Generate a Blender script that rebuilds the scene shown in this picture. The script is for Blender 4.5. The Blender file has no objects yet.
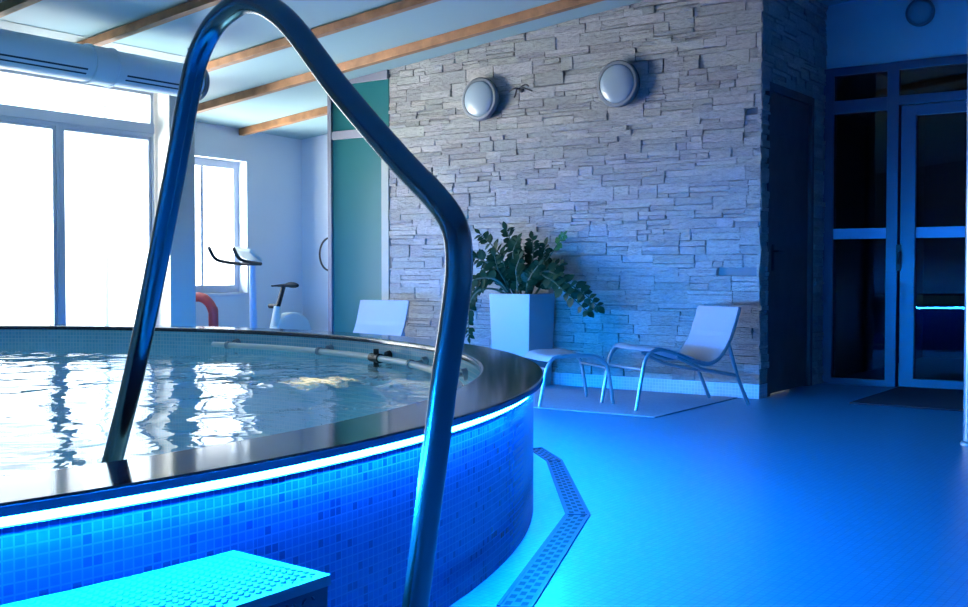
import bpy, bmesh, math, random
from mathutils import Vector, Matrix
random.seed(7)
PI = math.pi
C = bpy.context.scene.collection
sc = bpy.context.scene

# ------------------------------------------------------------------ camera
F_PX = 1114.0
cam_d = bpy.data.cameras.new('camera'); cam = bpy.data.objects.new('camera', cam_d); C.objects.link(cam)
cam_d.sensor_width = 36; cam_d.lens = 36*F_PX/968; cam_d.clip_start = .05; cam_d.clip_end = 200
cam.location = (0, 0, .9); cam.rotation_euler = (PI/2-.0294, 0, .613)
sc.camera = cam
sc.view_settings.view_transform = 'Standard'; sc.view_settings.look = 'None'
sc.view_settings.gamma = 1; sc.view_settings.use_curve_mapping = False; sc.view_settings.exposure = 0
sc.cycles.use_denoising = True
sc.cycles.max_bounces = 10; sc.cycles.diffuse_bounces = 7; sc.cycles.glossy_bounces = 5
sc.cycles.transparent_max_bounces = 16; sc.cycles.caustics_reflective = False; sc.cycles.caustics_refractive = False
sc.cycles.sample_clamp_indirect = 6

# ------------------------------------------------------------------ materials
def new_mat(name):
    m = bpy.data.materials.new(name); m.use_nodes = True
    nt = m.node_tree; nt.nodes.clear()
    out = nt.nodes.new('ShaderNodeOutputMaterial')
    return m, nt, out
def node(nt, t, **kw):
    n = nt.nodes.new(t)
    for k, v in kw.items():
        if k in n.inputs: n.inputs[k].default_value = v
        else: setattr(n, k, v)
    return n
def c4(c): return (c[0], c[1], c[2], 1)
def pbr(name, col, rough=.5, metal=0, spec=.5, noise=0, nscale=20, bump=0, bscale=60):
    m, nt, out = new_mat(name)
    b = node(nt, 'ShaderNodeBsdfPrincipled', Roughness=rough, Metallic=metal)
    b.inputs['Base Color'].default_value = c4(col); b.inputs['Specular IOR Level'].default_value = spec
    nt.links.new(b.outputs[0], out.inputs[0])
    if noise or bump:
        tc = node(nt, 'ShaderNodeTexCoord')
    if noise:
        n = node(nt, 'ShaderNodeTexNoise', Scale=nscale, Detail=5.0)
        nt.links.new(tc.outputs['Object'], n.inputs['Vector'])
        mx = node(nt, 'ShaderNodeMixRGB', blend_type='MULTIPLY'); mx.inputs[0].default_value = 1
        mx.inputs[1].default_value = c4(col)
        r = node(nt, 'ShaderNodeMapRange'); r.inputs['From Min'].default_value = .3; r.inputs['From Max'].default_value = .7
        r.inputs['To Min'].default_value = 1-noise; r.inputs['To Max'].default_value = 1+noise
        nt.links.new(n.outputs[0], r.inputs[0]); nt.links.new(r.outputs[0], mx.inputs[2]); nt.links.new(mx.outputs[0], b.inputs['Base Color'])
    if bump:
        n2 = node(nt, 'ShaderNodeTexNoise', Scale=bscale, Detail=4.0)
        nt.links.new(tc.outputs['Object'], n2.inputs['Vector'])
        bp = node(nt, 'ShaderNodeBump', Strength=bump, Distance=.01)
        nt.links.new(n2.outputs[0], bp.inputs['Height']); nt.links.new(bp.outputs[0], b.inputs['Normal'])
    return m
def tiles(name, a, b_, grout, size, rough=.25, mort=.06, coords='UV', bias=0., extra=None):
    """square mosaic: a random mix of two colours per tile"""
    m, nt, out = new_mat(name)
    b = node(nt, 'ShaderNodeBsdfPrincipled', Roughness=rough)
    tc = node(nt, 'ShaderNodeTexCoord')
    br = node(nt, 'ShaderNodeTexBrick', offset=0., squash=1.)
    br.inputs['Color1'].default_value = c4(a); br.inputs['Color2'].default_value = c4(b_); br.inputs['Mortar'].default_value = c4(grout)
    br.inputs['Scale'].default_value = 1; br.inputs['Mortar Size'].default_value = size*mort; br.inputs['Mortar Smooth'].default_value = .2
    br.inputs['Bias'].default_value = bias; br.inputs['Brick Width'].default_value = size; br.inputs['Row Height'].default_value = size
    nt.links.new(tc.outputs[coords], br.inputs['Vector'])
    col = br.outputs['Color']
    if extra:   # a scatter of odd tiles of a third colour
        col3, share = extra
        mp = node(nt, 'ShaderNodeVectorMath', operation='SCALE'); mp.inputs['Scale'].default_value = 1/size
        nt.links.new(tc.outputs[coords], mp.inputs[0])
        fl = node(nt, 'ShaderNodeVectorMath', operation='FLOOR'); nt.links.new(mp.outputs[0], fl.inputs[0])
        wn = node(nt, 'ShaderNodeTexWhiteNoise', noise_dimensions='3D'); nt.links.new(fl.outputs[0], wn.inputs['Vector'])
        gt = node(nt, 'ShaderNodeMath', operation='LESS_THAN'); gt.inputs[1].default_value = share
        nt.links.new(wn.outputs['Value'], gt.inputs[0])
        inv = node(nt, 'ShaderNodeMath', operation='SUBTRACT'); inv.inputs[0].default_value = 1
        nt.links.new(br.outputs['Fac'], inv.inputs[1])
        mu = node(nt, 'ShaderNodeMath', operation='MULTIPLY'); nt.links.new(gt.outputs[0], mu.inputs[0]); nt.links.new(inv.outputs[0], mu.inputs[1])
        mx = node(nt, 'ShaderNodeMixRGB'); nt.links.new(mu.outputs[0], mx.inputs[0]); nt.links.new(col, mx.inputs[1]); mx.inputs[2].default_value = c4(col3)
        col = mx.outputs[0]
    nt.links.new(col, b.inputs['Base Color'])
    nt.links.new(b.outputs[0], out.inputs[0])
    return m
def emit(name, col, s):
    m, nt, out = new_mat(name)
    e = node(nt, 'ShaderNodeEmission', Strength=s); e.inputs[0].default_value = c4(col)
    nt.links.new(e.outputs[0], out.inputs[0]); return m
def glassy(name, tint, ior=1.45, rough=0., bump=None, refl=(1, 1, 1)):
    """thin pane: see-through with mirror reflection by Fresnel"""
    m, nt, out = new_mat(name)
    t = node(nt, 'ShaderNodeBsdfTransparent'); t.inputs[0].default_value = c4(tint)
    g = node(nt, 'ShaderNodeBsdfGlossy', Roughness=rough); g.inputs[0].default_value = c4(refl)
    f = node(nt, 'ShaderNodeFresnel', IOR=ior)
    mx = node(nt, 'ShaderNodeMixShader')
    ge = node(nt, 'ShaderNodeNewGeometry'); fr = node(nt, 'ShaderNodeMath', operation='SUBTRACT'); fr.inputs[0].default_value = 1
    nt.links.new(ge.outputs['Backfacing'], fr.inputs[1])
    mf = node(nt, 'ShaderNodeMath', operation='MULTIPLY'); nt.links.new(f.outputs[0], mf.inputs[0]); nt.links.new(fr.outputs[0], mf.inputs[1])
    nt.links.new(mf.outputs[0], mx.inputs[0]); nt.links.new(t.outputs[0], mx.inputs[1]); nt.links.new(g.outputs[0], mx.inputs[2])
    nt.links.new(mx.outputs[0], out.inputs[0])
    if bump:
        tc = node(nt, 'ShaderNodeTexCoord')
        prev = None
        for sc_, st, stretch in bump:
            mp = node(nt, 'ShaderNodeMapping'); mp.inputs['Scale'].default_value = stretch
            nt.links.new(tc.outputs['Object'], mp.inputs[0])
            n = node(nt, 'ShaderNodeTexNoise', Scale=sc_, Detail=2.0, Distortion=.6); nt.links.new(mp.outputs[0], n.inputs['Vector'])
            bp = node(nt, 'ShaderNodeBump', Strength=1., Distance=st); nt.links.new(n.outputs[0], bp.inputs['Height'])
            if prev: nt.links.new(prev.outputs[0], bp.inputs['Normal'])
            prev = bp
        nt.links.new(prev.outputs[0], g.inputs['Normal']); nt.links.new(prev.outputs[0], f.inputs['Normal'])
    return m

M = {}
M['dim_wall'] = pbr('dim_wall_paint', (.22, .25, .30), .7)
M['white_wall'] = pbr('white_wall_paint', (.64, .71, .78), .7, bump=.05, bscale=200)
M['pillar'] = pbr('pillar_paint', (.48, .48, .46), .7)
M['ceiling'] = pbr('pale_teal_ceiling', (.31, .47, .50), .55)
M['pale_strip'] = pbr('pale_ceiling_strip', (.46, .52, .50), .6)
M['pine'] = pbr('pine_beam', (.33, .15, .06), .5, noise=.35, nscale=9)
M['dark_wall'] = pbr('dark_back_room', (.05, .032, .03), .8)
M['dark_door'] = pbr('dark_brown_door', (.10, .075, .075), .45, noise=.2, nscale=6)
M['grey_frame'] = pbr('blue_grey_frame', (.42, .48, .56), .4)
M['white_frame'] = pbr('white_frame', (.62, .68, .78), .4)
M['dark_frame'] = pbr('grey_metal_frame', (.13, .12, .18), .35, .3)
M['mauve_frame'] = pbr('anodised_frame', (.22, .22, .27), .4, .4)
M['glass'] = glassy('clear_glass', (.96, .98, .98))
M['door_glass'] = glassy('tinted_door_glass', (.55, .55, .58), 1.6)
M['frost'] = pbr('frosted_band', (.35, .5, .75), .5)
M['teal_glass'] = pbr('teal_glass', (.012, .125, .13), .3, spec=.12)
M['jamb'] = pbr('pale_jamb', (.22, .27, .27), .5)
M['black'] = pbr('black_plastic', (.012, .012, .015), .45)
M['duct'] = pbr('pale_blue_duct', (.58, .70, .80), .4)
M['duct_cap'] = pbr('grey_duct_cap', (.11, .14, .17), .5)
M['slot'] = pbr('dark_slot', (.02, .03, .06), .6)
M['steel'] = pbr('brushed_steel', (.33, .29, .27), .2, 1)
M['granite'] = pbr('dark_granite', (.055, .055, .08), .10, spec=.85, noise=.5, nscale=90)
M['tile_out'] = tiles('blue_mosaic', (.010, .075, .28), (.018, .105, .34), (.05, .16, .40), .0205, .22, .09, extra=((.006, .045, .20), .10))
M['tile_in'] = tiles('pool_mosaic', (.26, .58, .70), (.34, .66, .76), (.55, .72, .78), .025, .2, .12)
M['tile_skirt'] = tiles('skirting_mosaic', (.45, .6, .75), (.55, .68, .8), (.7, .76, .8), .024, .25, .1)
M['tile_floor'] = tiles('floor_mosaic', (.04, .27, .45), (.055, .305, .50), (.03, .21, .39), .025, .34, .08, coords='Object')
M['led_soft'] = emit('blue_led_milky_side', (.004, .36, 1.), 60)
M['led'] = emit('blue_led', (.003, .26, 1.), 1270)
def milky():
    m, nt, out = new_mat('milky_blue_glow_lip')
    d = node(nt, 'ShaderNodeBsdfDiffuse'); d.inputs[0].default_value = (.10, .16, .30, 1)
    t = node(nt, 'ShaderNodeBsdfTranslucent'); t.inputs[0].default_value = (.03, .03, .03, 1)
    a = node(nt, 'ShaderNodeAddShader'); nt.links.new(d.outputs[0], a.inputs[0]); nt.links.new(t.outputs[0], a.inputs[1]); nt.links.new(a.outputs[0], out.inputs[0]); return m
M['edge'] = milky()
M['pipe'] = pbr('white_plastic_pipe', (.88, .86, .80), .35)
M['clip'] = pbr('grey_clip', (.3, .34, .38), .4)
M['rubber'] = pbr('ribbed_rubber', (.17, .38, .44), .4)
M['rubber_side'] = pbr('step_side', (.05, .07, .12), .35)
M['drain'] = pbr('stainless_grate', (.022, .042, .095), .5, .1)
M['drain_dark'] = pbr('drain_channel', (.01, .012, .015), .7)
M['mat'] = pbr('grey_floor_mat', (.27, .35, .46), .7, noise=.1, nscale=60)
M['doormat'] = pbr('dark_doormat', (.03, .03, .05), .9, bump=.3, bscale=300)
M['sling'] = pbr('white_mesh_sling', (.31, .33, .39), .6, bump=.1, bscale=500)
M['tube'] = pbr('grey_tube', (.34, .38, .42), .3, .6)
M['planter'] = pbr('white_planter', (.32, .33, .36), .4)
M['soil'] = pbr('dark_soil', (.02, .015, .012), .9, bump=.6, bscale=90)
M['leaf'] = pbr('glossy_leaf', (.009, .034, .014), .5, spec=.15, noise=.25, nscale=14)
M['leaf_young'] = pbr('young_leaf', (.05, .16, .035), .35, noise=.3, nscale=14)
M['stalk'] = pbr('leaf_stalk', (.03, .06, .03), .5)
M['lamp_ring'] = pbr('lamp_ring', (.17, .19, .21), .45)
M['lamp_glass'] = pbr('opal_lamp_glass', (.27, .34, .39), .25)
M['bike_white'] = pbr('bike_shell', (.62, .70, .68), .4)
M['bike_post'] = pbr('bike_post', (.50, .64, .84), .4)
M['red'] = pbr('red_padding', (.62, .06, .06), .5)
M['column'] = pbr('polished_column', (.62, .66, .70), .18, .6)

def stone_mat():
    m, nt, out = new_mat('split_face_stone')
    b = node(nt, 'ShaderNodeBsdfPrincipled', Roughness=.75)
    at = node(nt, 'ShaderNodeAttribute', attribute_name='tone')
    tc = node(nt, 'ShaderNodeTexCoord')
    mp = node(nt, 'ShaderNodeMapping'); mp.inputs['Scale'].default_value = (1, 1, 2.2); nt.links.new(tc.outputs['Object'], mp.inputs[0])
    n = node(nt, 'ShaderNodeTexNoise', Scale=26., Detail=8., Roughness=.75); nt.links.new(mp.outputs[0], n.inputs['Vector'])
    r = node(nt, 'ShaderNodeMapRange'); r.inputs['From Min'].default_value = .3; r.inputs['From Max'].default_value = .7
    r.inputs['To Min'].default_value = .70; r.inputs['To Max'].default_value = 1.16; nt.links.new(n.outputs[0], r.inputs[0])
    mu = node(nt, 'ShaderNodeMixRGB', blend_type='MULTIPLY'); mu.inputs[0].default_value = 1
    nt.links.new(at.outputs['Color'], mu.inputs[1]); nt.links.new(r.outputs[0], mu.inputs[2]); nt.links.new(mu.outputs[0], b.inputs['Base Color'])
    bp = node(nt, 'ShaderNodeBump', Strength=1., Distance=.026); nt.links.new(n.outputs[0], bp.inputs['Height']); nt.links.new(bp.outputs[0], b.inputs['Normal'])
    nt.links.new(b.outputs[0], out.inputs[0]); return m
M['stone'] = stone_mat()
M['mortar'] = pbr('dark_joint', (.22, .22, .23), .9)
M['water'] = glassy('pool_water', (.74, .92, .98), 1.33, .01,
                    bump=[(2.2, .020, (1, 1, 1)), (7., .0042, (1, 1, 1))])
def foam_mat():
    m, nt, out = new_mat('bubbling_foam')
    tc = node(nt, 'ShaderNodeTexCoord')
    mp = node(nt, 'ShaderNodeMapping'); mp.inputs['Rotation'].default_value = (0, 0, -.613); mp.inputs['Scale'].default_value = (.8, 1.6, 1); nt.links.new(tc.outputs['Object'], mp.inputs[0])
    n = node(nt, 'ShaderNodeTexNoise', Scale=12., Detail=5., Distortion=1.5); nt.links.new(mp.outputs[0], n.inputs['Vector'])
    sp = node(nt, 'ShaderNodeAttribute', attribute_name='edge')
    ad = node(nt, 'ShaderNodeMath', operation='ADD'); nt.links.new(n.outputs[0], ad.inputs[0]); nt.links.new(sp.outputs['Fac'], ad.inputs[1])
    r = node(nt, 'ShaderNodeMapRange'); r.inputs['From Min'].default_value = .92; r.inputs['From Max'].default_value = 1.22; r.inputs['To Max'].default_value = .8
    nt.links.new(ad.outputs[0], r.inputs[0])
    t = node(nt, 'ShaderNodeBsdfTransparent')
    d = node(nt, 'ShaderNodeBsdfDiffuse'); d.inputs[0].default_value = (.9, .84, .72, 1)
    tl = node(nt, 'ShaderNodeBsdfTranslucent'); tl.inputs[0].default_value = (.95, .86, .68, 1)
    a = node(nt, 'ShaderNodeMixShader'); a.inputs[0].default_value = .6
    nt.links.new(d.outputs[0], a.inputs[1]); nt.links.new(tl.outputs[0], a.inputs[2])
    mx = node(nt, 'ShaderNodeMixShader'); nt.links.new(r.outputs[0], mx.inputs[0]); nt.links.new(t.outputs[0], mx.inputs[1]); nt.links.new(a.outputs[0], mx.inputs[2])
    nt.links.new(mx.outputs[0], out.inputs[0]); return m
M['foam'] = foam_mat()

# ------------------------------------------------------------------ mesh helpers
class MB:
    def __init__(s): s.v = []; s.f = []; s.uv = {}; s.tone = {}; s.mi = {}
    def quad(s, *p):
        i = len(s.v); s.v += [tuple(q) for q in p]; s.f.append(tuple(range(i, i+len(p)))); return len(s.f)-1
    def box(s, x0, x1, y0, y1, z0, z1, mtx=None, tone=None):
        i = len(s.v)
        p = [(x, y, z) for z in (z0, z1) for y in (y0, y1) for x in (x0, x1)]
        if mtx: p = [tuple(mtx @ Vector(q)) for q in p]
        s.v += p
        for f in ((0, 2, 3, 1), (4, 5, 7, 6), (0, 1, 5, 4), (2, 6, 7, 3), (0, 4, 6, 2), (1, 3, 7, 5)):
            if tone is not None: s.tone[len(s.f)] = tone
            s.f.append(tuple(i+k for k in f))
        return s
    def hexa(s, p):
        i = len(s.v); s.v += [tuple(q) for q in p]
        for f in ((0, 2, 3, 1), (4, 5, 7, 6), (0, 1, 5, 4), (2, 6, 7, 3), (0, 4, 6, 2), (1, 3, 7, 5)):
            s.f.append(tuple(i+k for k in f))
        return s
    def tube(s, pts, r, n=12, closed=False, caps=True):
        pts = [Vector(p) for p in pts]; N = len(pts); R = r if isinstance(r, (list, tuple)) else [r]*N
        up = None; base = len(s.v)
        for k in range(N):
            if closed: t = (pts[(k+1) % N]-pts[k-1])
            else: t = pts[min(k+1, N-1)]-pts[max(k-1, 0)]
            t.normalize()
            if up is None:
                a = Vector((0, 0, 1)) if abs(t.z) < .9 else Vector((1, 0, 0))
                up = (a-t*a.dot(t)).normalized()
            else: up = (up-t*up.dot(t)).normalized()
            b = t.cross(up)
            for j in range(n):
                a = 2*PI*j/n; s.v.append(tuple(pts[k]+(up*math.cos(a)+b*math.sin(a))*R[k]))
        for k in range(N if closed else N-1):
            for j in range(n):
                a = base+k*n+j; b_ = base+k*n+(j+1) % n; c = base+((k+1) % N)*n+(j+1) % n; d = base+((k+1) % N)*n+j
                s.f.append((a, b_, c, d))
        if caps and not closed:
            s.f.append(tuple(base+j for j in range(n))[::-1]); s.f.append(tuple(base+(N-1)*n+j for j in range(n)))
        return s
    def lathe(s, prof, mtx=None, n=32):
        """revolve (r, z) profile about z; then apply mtx"""
        base = len(s.v)
        for r, z in prof:
            for j in range(n):
                a = 2*PI*j/n; p = Vector((r*math.cos(a), r*math.sin(a), z)); s.v.append(tuple(mtx @ p if mtx else p))
        for k in range(len(prof)-1):
            for j in range(n):
                s.f.append((base+k*n+j, base+k*n+(j+1) % n, base+(k+1)*n+(j+1) % n, base+(k+1)*n+j))
        s.f.append(tuple(base+j for j in range(n))[::-1]); s.f.append(tuple(base+(len(prof)-1)*n+j for j in range(n)))
        return s
    def build(s, name, mat, parent=None, smooth=False, bevel=0, off=None, seg=2):
        me = bpy.data.meshes.new(name)
        v = s.v if off is None else [(p[0]-off[0], p[1]-off[1], p[2]-off[2]) for p in s.v]
        me.from_pydata(v, [], s.f); me.update()
        if s.uv:
            uvl = me.uv_layers.new(name='UVMap')
            for p in me.polygons:
                u = s.uv.get(p.index)
                if u:
                    for k, li in enumerate(p.loop_indices): uvl.data[li].uv = u[k]
        if s.tone:
            ca = me.color_attributes.new('tone', 'FLOAT_COLOR', 'CORNER')
            for p in me.polygons:
                t = s.tone.get(p.index, (.5, .5, .5))
                for li in p.loop_indices: ca.data[li].color = c4(t)
        mats = mat if isinstance(mat, (list, tuple)) else [mat]
        for m in mats: me.materials.append(m)
        for i, k in s.mi.items(): me.polygons[i].material_index = k
        bm = bmesh.new(); bm.from_mesh(me)
        if not s.uv and not s.tone: bmesh.ops.remove_doubles(bm, verts=bm.verts, dist=1e-6)
        bmesh.ops.recalc_face_normals(bm, faces=bm.faces)
        if bevel:
            es = [e for e in bm.edges if len(e.link_faces) == 2 and e.calc_face_angle(0) > .6]
            bmesh.ops.bevel(bm, geom=es, offset=bevel, segments=seg, profile=.6, affect='EDGES', clamp_overlap=True)
        bm.to_mesh(me); bm.free()
        if smooth:
            for p in me.polygons: p.use_smooth = True
            me.set_sharp_from_angle(angle=math.radians(42))
        o = bpy.data.objects.new(name, me); C.objects.link(o)
        if parent: o.parent = parent
        return o
def tag(o, label, cat, group=None, kind=None):
    o['label'] = label; o['category'] = cat
    if group: o['group'] = group
    if kind: o['kind'] = kind
    return o
def thing(name, label, cat, loc=(0, 0, 0), rz=0, group=None):
    o = bpy.data.objects.new(name, None); C.objects.link(o); o.location = loc; o.rotation_euler = (0, 0, rz)
    o.empty_display_size = .1
    return tag(o, label, cat, group)
def struct(o, label=None):
    o['kind'] = 'structure'
    if label: o['label'] = label
    return o
def sroot(name, label=None, loc=(0, 0, 0)):
    o = bpy.data.objects.new(name, None); C.objects.link(o); o.location = loc; return struct(o, label)
def smooth_path(pts, n=8, closed=False):
    """Catmull-Rom through the points"""
    P = [Vector(p) for p in pts]; out = []
    N = len(P)
    for i in range(N-1):
        p0 = P[max(i-1, 0)]; p1 = P[i]; p2 = P[i+1]; p3 = P[min(i+2, N-1)]
        for k in range(n):
            t = k/n
            out.append(.5*((2*p1)+(p2-p0)*t+(2*p0-5*p1+4*p2-p3)*t*t+(3*p1-p0-3*p2+p3)*t**3))
    out.append(P[-1]); return out
def copy_tree(o, parent=None):
    c = o.copy(); C.objects.link(c)
    if parent: c.parent = parent
    for ch in list(o.children): copy_tree(ch, c)
    return c

# ------------------------------------------------------------------ dimensions
CX, CY, RO, RI = -5.314, 1.599, 3.655, 3.412
ZR, ZW = .516, .385
XWALL = -7.6
def roof(x): return 3.305+.105*x
N_RING = 288
def ring_pt(k, r):
    """pool outline: a circle, flattened along the window wall"""
    a = 2*PI*k/N_RING
    x, y = CX+r*math.cos(a), CY+r*math.sin(a)
    lim = XWALL+.10+(RO-r)
    if x < lim: x = lim
    return x, y

# ------------------------------------------------------------------ the setting
# floor with an opening for the pool
b = MB()
for k in range(N_RING):
    a0, a1 = ring_pt(k, 3.55), ring_pt(k+1, 3.55)
    def outp(k_):
        a = 2*PI*k_/N_RING; dx, dy = math.cos(a), math.sin(a); t = 1e9
        for lim, dd, c0 in ((2.3, dx, CX), (-9.1, dx, CX), (9.2, dy, CY), (-3.3, dy, CY)):
            if abs(dd) > 1e-9:
                q = (lim-c0)/dd
                if q > 0: t = min(t, q)
        return CX+dx*t, CY+dy*t
    o0, o1 = outp(k), outp(k+1)
    b.quad((*a0, 0), (*o0, 0), (*o1, 0), (*a1, 0))
for (cx_, cy_) in ((2.3, 9.2), (-9.1, 9.2), (-9.1, -3.3), (2.3, -3.3)): pass
b.box(-9.1, 2.3, 9.2, 12.3, -.1, 0)
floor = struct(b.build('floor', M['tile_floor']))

# ceiling slab following the roof slope
b = MB()
p = []
for z in (0, .12):
    for y in (-3.3, 9.2):
        for x in (-9.1, 2.4): p.append((x, y, roof(x)+z))
b.hexa(p); struct(b.build('ceiling', M['ceiling']))
# pale strip under the ceiling along the window wall
b = MB(); p = []
for z in (-.004, -.0005):
    for y in (-3.2, 5.95):
        for x in (XWALL, -6.95): p.append((x, y, roof(x)+z))
b.hexa(p); struct(b.build('trim_1', M['pale_strip']))

# window wall (with one long opening), pillar and jog
WY0, WY1, WZ0, WZ1, XW = 4.33, 6.19, .06, 2.42, -7.79
b = MB()
b.box(-8.0, XWALL, -3.3, WY0, 0, 2.6); b.box(-8.0, XWALL, WY0, WY1, 0, WZ0); b.box(-8.0, XWALL, WY0, WY1, WZ1, 2.6)
b.box(-8.0, XWALL, WY1, 6.46, 0, 2.6)
struct(b.build('wall_window', M['pillar']))
b = MB(); b.box(-9.0, -7.9, 6.34, 6.46, 0, 2.6); struct(b.build('wall_jog', M['white_wall']))
# left wall of the far bay with the small window
b = MB()
SX = -8.8; sy0, sy1, sz0, sz1 = 6.62, 8.2, .67, 2.05  # opening lengthened unseen behind the pillar to let in more daylight
b.box(-9.05, SX, 6.3, sy0, 0, 2.6); b.box(-9.05, SX, sy1, 9.3, 0, 2.6); b.box(-9.05, SX, sy0, sy1, 0, sz0); b.box(-9.05, SX, sy0, sy1, sz1, 2.6)
wl = struct(b.build('wall_left', M['white_wall']))
TURN = Matrix.Translation((-8.8, 7.9, 0)) @ Matrix.Rotation(.09, 4, 'Z') @ Matrix.Translation((8.8, -7.9, 0))
wl.data.transform(TURN)
b = MB(); b.box(-9.05, -6.9, 9.1, 9.25, 0, 2.8); struct(b.build('wall_back', M['white_wall']))
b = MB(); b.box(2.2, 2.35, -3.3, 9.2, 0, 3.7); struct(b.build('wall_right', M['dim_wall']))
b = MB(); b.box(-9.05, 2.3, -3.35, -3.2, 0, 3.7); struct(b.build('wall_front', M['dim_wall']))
# wall above the glazed doors, and right of them
b = MB(); b.box(-2.95, 2.3, 8.87, 9.15, 2.5, 3.7); b.box(-1.40, 2.3, 8.87, 9.15, 0, 2.5); struct(b.build('wall_doors', M['white_wall']))
# the dark room behind the glazed doors
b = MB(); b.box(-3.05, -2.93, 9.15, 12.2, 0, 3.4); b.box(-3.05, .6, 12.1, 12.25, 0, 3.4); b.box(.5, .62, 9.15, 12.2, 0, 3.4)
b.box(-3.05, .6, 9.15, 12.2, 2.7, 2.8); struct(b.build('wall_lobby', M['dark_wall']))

# ledger-stone cladding, every stone its own block in the wall mesh
def cells(u0, u1, w0, w1):
    out = []; z = w0
    while z < w1-.005:
        h = random.choice((.06, .072, .085, .095, .105)); h = min(h, w1-z)
        if w1-z-h < .04: h = w1-z
        u = u0-random.uniform(0, .2)
        while u < u1:
            w = random.uniform(.11, .40); a0, a1 = max(u, u0), min(u+w, u1); u += w
            if a1-a0 < .03:
                if out and a1 > a0: out[-1] = (out[-1][0], a1, out[-1][2], out[-1][3])
                continue
            k = random.random()
            if k < .28 or h < .055: out.append((a0, a1, z, z+h))
            elif k < .82:
                c = z+h*random.uniform(.32, .68); 
                for q0, q1 in ((z, c), (c, z+h)):
                    if random.random() < .35 and a1-a0 > .2:
                        m = a0+(a1-a0)*random.uniform(.3, .7); out += [(a0, m, q0, q1), (m, a1, q0, q1)]
                    else: out.append((a0, a1, q0, q1))
            else:
                c = z+h*random.uniform(.28, .38); d = z+h*random.uniform(.62, .72)
                out += [(a0, a1, z, c), (a0, a1, c, d), (a0, a1, d, z+h)]
        z += h
    return out
def stone_block(b, a0, a1, z0, z1, top0, top1, place, thick=.03):
    g = random.choice((.0008, .0012, .0016, .0026)); t = random.gauss(0, .0055); t = max(-.012, min(.014, t))
    tn = random.uniform(.36, .52); tone = (tn*random.uniform(.99, 1.05), tn*random.uniform(.98, 1.02), tn*random.uniform(.92, 1.0))
    j = lambda: random.uniform(-.0042, .0042)
    d = thick+t; tilt = random.uniform(-.004, .004); ti2 = random.uniform(-.004, .004)
    za, zb = z0+g, z1-g
    pts = []
    for dep in (0, 1):
        for z, zz in ((za, 0), (zb, 1)):
            for a, aa in ((a0+g, 0), (a1-g, 1)):
                dd = (d+tilt*(aa*2-1)+ti2*(zz*2-1)) if dep else 0
                pts.append(place(a+j()*.7, dd, z+j()))
    i = len(b.f); b.hexa(pts)
    for k in range(i, len(b.f)): b.tone[k] = tone
YS, X0, X1 = 7.49, -6.275, -2.905
b = MB()
for a0, a1, z0, z1 in cells(X0, X1, .10, 3.02):
    tp = roof((a0+a1)/2)+.03
    if z0 > tp-.02: continue
    z1 = min(z1, tp)
    if a0 > -5.0 and a1 < -4.72 and 2.33 < z0 < 2.45 and random.random() < .5: continue     # chipped spot between the two lamps
    stone_block(b, a0, a1, z0, z1, 0, 0, lambda a, d, z: (a, YS+.03-d, z))
front_stones = b.build('wall_stone', M['stone'], bevel=.0016, seg=1)
struct(front_stones, 'light grey split-face stone wall behind the loungers')
b = MB(); b.box(X0, X1-.031, YS+.03, YS+.15, 0, 3.02); b.build('mortar_bed', M['mortar'], front_stones)
# tiled skirting below
b = MB()
i = b.quad((X0, YS-.004, 0), (X1, YS-.004, 0), (X1, YS-.004, .10), (X0, YS-.004, .10)); b.uv[i] = [(0, 0), (X1-X0, 0), (X1-X0, .1), (0, .1)]
i = b.quad((X0, YS-.004, .10), (X1, YS-.004, .10), (X1, YS+.04, .10), (X0, YS+.04, .10)); b.uv[i] = [(0, 0), (X1-X0, 0), (X1-X0, .03), (0, .03)]
i = b.quad((X1, YS-.004, 0), (X1, 7.64, 0), (X1, 7.64, .10), (X1, YS-.004, .10)); b.uv[i] = [(0, 0), (.11, 0), (.11, .1), (0, .1)]
struct(b.build('baseboard_stone', M['tile_skirt']))
# side return of the stone block, round the dark door
b = MB()
for (u0, u1, w0, w1) in ((7.495, 7.64, .1, 2.24), (8.60, 9.0, .0, 2.24), (7.495, 9.0, 2.24, 3.02)):
    for a0, a1, z0, z1 in cells(u0, u1, w0, w1):
        stone_block(b, a0, a1, z0, z1, 0, 0, lambda a, d, z: (X1-.03+d, a, z))
sd = struct(b.build('wall_side', M['stone'], bevel=.0016, seg=1), 'shaded stone return wall with the dark door')
b = MB(); b.box(-3.1, X1-.03, YS+.12, 7.64, 0, 3.02); b.box(-3.1, X1-.03, 8.60, 9.0, 0, 3.02); b.box(-3.1, X1-.03, 7.64, 8.60, 2.24, 3.02)
b.build('mortar_bed', M['mortar'], sd)
# dark brown door in it
d = sroot('door_1', 'dark brown door in the stone side wall')
b = MB(); b.box(-3.02, -2.93, 7.70, 8.54, .01, 2.18); b.build('door_leaf', M['dark_door'], d, bevel=.004)
b = MB(); b.box(-3.02, -2.905, 7.64, 7.70, 0, 2.24); b.box(-3.02, -2.905, 8.54, 8.60, 0, 2.24); b.box(-3.02, -2.905, 7.70, 8.54, 2.18, 2.24)
b.build('door_frame', M['dark_door'], d, bevel=.003)
hp = MB(); hp.box(-2.932, -2.924, 7.77, 7.81, .90, 1.09)
hp.tube([(-2.93, 7.79, 1.04), (-2.885, 7.79, 1.04)], .009, 10); hp.tube(smooth_path([(-2.885, 7.785, 1.04), (-2.88, 7.83, 1.04), (-2.885, 7.90, 1.037)], 4), .008, 10)
hp.build('door_handle', M['black'], d, True)

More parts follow.
